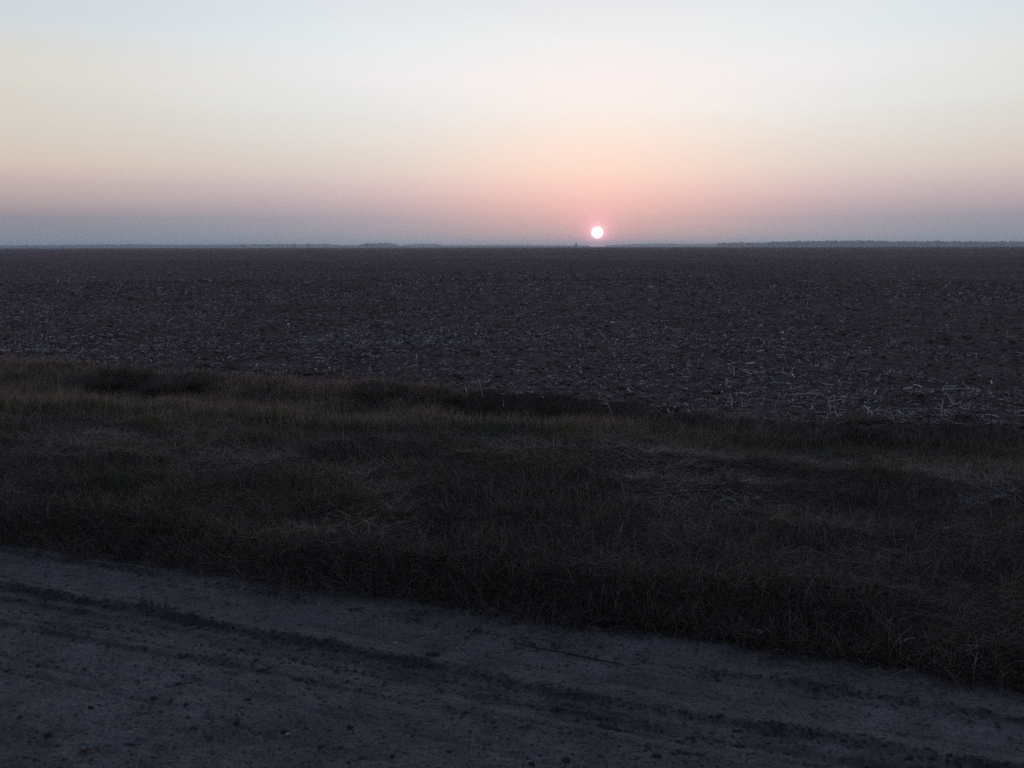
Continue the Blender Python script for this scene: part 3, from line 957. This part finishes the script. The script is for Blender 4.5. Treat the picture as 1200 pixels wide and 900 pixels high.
SKY_FRONT = [(0.0591, 0.2285, 0.3181, 0.381), (0.1321, 0.232, 0.3155, 0.3909), (0.1722, 0.2357, 0.3166, 0.416), (0.213, 0.3499, 0.3636, 0.4583), (0.254, 0.4733, 0.4627, 0.5286), (0.2862, 0.5478, 0.5606, 0.5769), (0.3365, 0.6301, 0.6634, 0.6696), (0.3799, 0.6784, 0.7486, 0.7762), (0.4229, 0.7508, 0.7856, 0.8296), (0.4616, 0.7168, 0.7962, 0.8297), (0.5021, 0.6822, 0.7453, 0.7981), (0.5848, 0.5387, 0.6265, 0.773), (0.6852, 0.3469, 0.4262, 0.648), (0.8017, 0.1806, 0.2345, 0.3942), (0.9306, 0.0902, 0.1258, 0.2262), (1.0, 0.0602, 0.0886, 0.1718)]
SKY_SIDE = [(0.0591, 0.2359, 0.256, 0.3199), (0.1321, 0.2383, 0.2563, 0.3154), (0.1722, 0.2582, 0.2617, 0.3189), (0.213, 0.4072, 0.3466, 0.363), (0.254, 0.5228, 0.4259, 0.427), (0.2862, 0.6328, 0.5223, 0.468), (0.3365, 0.6326, 0.5909, 0.5441), (0.3799, 0.667, 0.6377, 0.584), (0.4229, 0.6659, 0.6545, 0.6079), (0.4616, 0.6079, 0.6596, 0.7023), (0.5021, 0.5857, 0.6318, 0.7254), (0.5848, 0.4245, 0.5022, 0.6636), (0.6852, 0.2631, 0.3314, 0.5371), (0.8017, 0.1464, 0.1967, 0.3447), (0.9306, 0.0842, 0.1186, 0.2167), (1.0, 0.0602, 0.0886, 0.1718)]
SKY_BACK = [(0.0591, 0.0929, 0.1161, 0.2104), (0.2288, 0.1207, 0.1262, 0.2236), (0.3731, 0.1858, 0.1666, 0.2631), (0.4919, 0.1765, 0.179, 0.296), (0.6501, 0.13, 0.1615, 0.2828), (0.8409, 0.0836, 0.1161, 0.217), (1.0, 0.0602, 0.0886, 0.1718)]

W = bpy.data.worlds.new('World')
S.world = W
W.use_nodes = True
nt = W.node_tree
nt.nodes.clear()
wout = nt.nodes.new('ShaderNodeOutputWorld')
sky = N(nt, 'ShaderNodeTexSky', sky_type='NISHITA')
sky.sun_disc = False
sky.sun_elevation = SUN_EL
sky.sun_rotation = SUN_AZ
sky.air_density, sky.dust_density = 1, 2
bg1 = nt.nodes.new('ShaderNodeBackground')
bg1.inputs[1].default_value = 0.03
nt.links.new(sky.outputs[0], bg1.inputs[0])


def M(op, a, b=None, c=None):
    n = N(nt, 'ShaderNodeMath', operation=op)
    for i, v in enumerate((a, b, c)):
        if v is None:
            continue
        if hasattr(v, 'links'):
            nt.links.new(v, n.inputs[i])
        else:
            n.inputs[i].default_value = v
    return n.outputs[0]


def MR(v, a, b):
    n = N(nt, 'ShaderNodeMapRange', interpolation_type='SMOOTHSTEP')
    nt.links.new(v, n.inputs[0])
    n.inputs[1].default_value, n.inputs[2].default_value = a, b
    return n.outputs[0]


tc = nt.nodes.new('ShaderNodeTexCoord')
nrm = N(nt, 'ShaderNodeVectorMath', operation='NORMALIZE')
nt.links.new(tc.outputs['Generated'], nrm.inputs[0])
sp = nt.nodes.new('ShaderNodeSeparateXYZ')
nt.links.new(nrm.outputs[0], sp.inputs[0])
elev = M('SQRT', M('MAXIMUM', sp.outputs[2], 0.0))
hl = M('SQRT', M('MAXIMUM', M('SUBTRACT', 1.0, M('MULTIPLY', sp.outputs[2], sp.outputs[2])), 1e-6))
dh = M('DIVIDE', M('ADD', M('MULTIPLY', sp.outputs[0], math.sin(SUN_AZ)), M('MULTIPLY', sp.outputs[1], math.cos(SUN_AZ))), hl)
daz = M('ARCCOSINE', M('MINIMUM', M('MAXIMUM', dh, -1.0), 1.0))          # azimuth away from the sun, radians
fr, sd, bk = [ramp(nt, elev, [(s[0], s[1:]) for s in st]).outputs[0] for st in (SKY_FRONT, SKY_SIDE, SKY_BACK)]
c1 = mixc(nt, MR(daz, R(9), R(38)), fr, sd)
c2 = mixc(nt, MR(daz, R(32), R(120)), c1, bk)
dt = N(nt, 'ShaderNodeVectorMath', operation='DOT_PRODUCT')
nt.links.new(nrm.outputs[0], dt.inputs[0])
dt.inputs[1].default_value = SD
th = M('ARCCOSINE', M('MINIMUM', dt.outputs['Value'], 1.0))
for k, col in ((R(0.22), (1.7, 0.95, 1.15)), (R(0.75), (0.6, 0.10, 0.20)), (R(6), (0.035, 0.004, 0.02))):      # the sun's aureole
    gl = M('EXPONENT', M('DIVIDE', th, -k))
    c2 = mixc(nt, 1.0, c2, mixc(nt, gl, (0, 0, 0), col), 'ADD')
# faint uneven layers in the hazy air
mp = N(nt, 'ShaderNodeMapping')
mp.inputs['Scale'].default_value = (2.2, 2.2, 26)
nt.links.new(nrm.outputs[0], mp.inputs[0])
ly = noise_node(nt, mp.outputs[0], 1.0, 4, 0.5)
c2 = mixc(nt, 1.0, c2, ramp(nt, ly.outputs[0], [(0.3, (0.982, 0.984, 0.988)), (0.7, (1.018, 1.014, 1.012))]).outputs[0], 'MULTIPLY')
bg2 = nt.nodes.new('ShaderNodeBackground')
nt.links.new(c2, bg2.inputs[0])
ad = nt.nodes.new('ShaderNodeAddShader')
nt.links.new(bg1.outputs[0], ad.inputs[0])
nt.links.new(bg2.outputs[0], ad.inputs[1])
nt.links.new(ad.outputs[0], wout.inputs[0])

# the dusty evening air
m, nt, out = mat('evening_haze')
pv = N(nt, 'ShaderNodeVolumePrincipled')
pv.inputs['Color'].default_value = (0.70, 0.87, 1.0, 1)
pv.inputs['Density'].default_value = 2.2e-4
pv.inputs['Anisotropy'].default_value = 0.6
nt.links.new(pv.outputs[0], out.inputs['Volume'])
b = 6300.0
v = [(sx * b, sy * b, zz) for zz in (-2.2, 24.0) for sx, sy in ((-1, -1), (1, -1), (1, 1), (-1, 1))]
q = [(3, 2, 1, 0), (4, 5, 6, 7), (0, 1, 5, 4), (1, 2, 6, 5), (2, 3, 7, 6), (3, 0, 4, 7)]
tag(link('haze', mesh('haze', v, q, smooth=False), m), kind='stuff')

# ------------------------------------------------------------------ render
S.render.engine = 'CYCLES'
S.cycles.use_denoising = False
S.cycles.max_bounces = 5
S.cycles.diffuse_bounces = 3
S.cycles.transmission_bounces = 3
S.cycles.volume_bounces = 1
S.view_settings.view_transform = 'Standard'
S.view_settings.look = 'None'
S.view_settings.exposure = 0
S.view_settings.gamma = 1
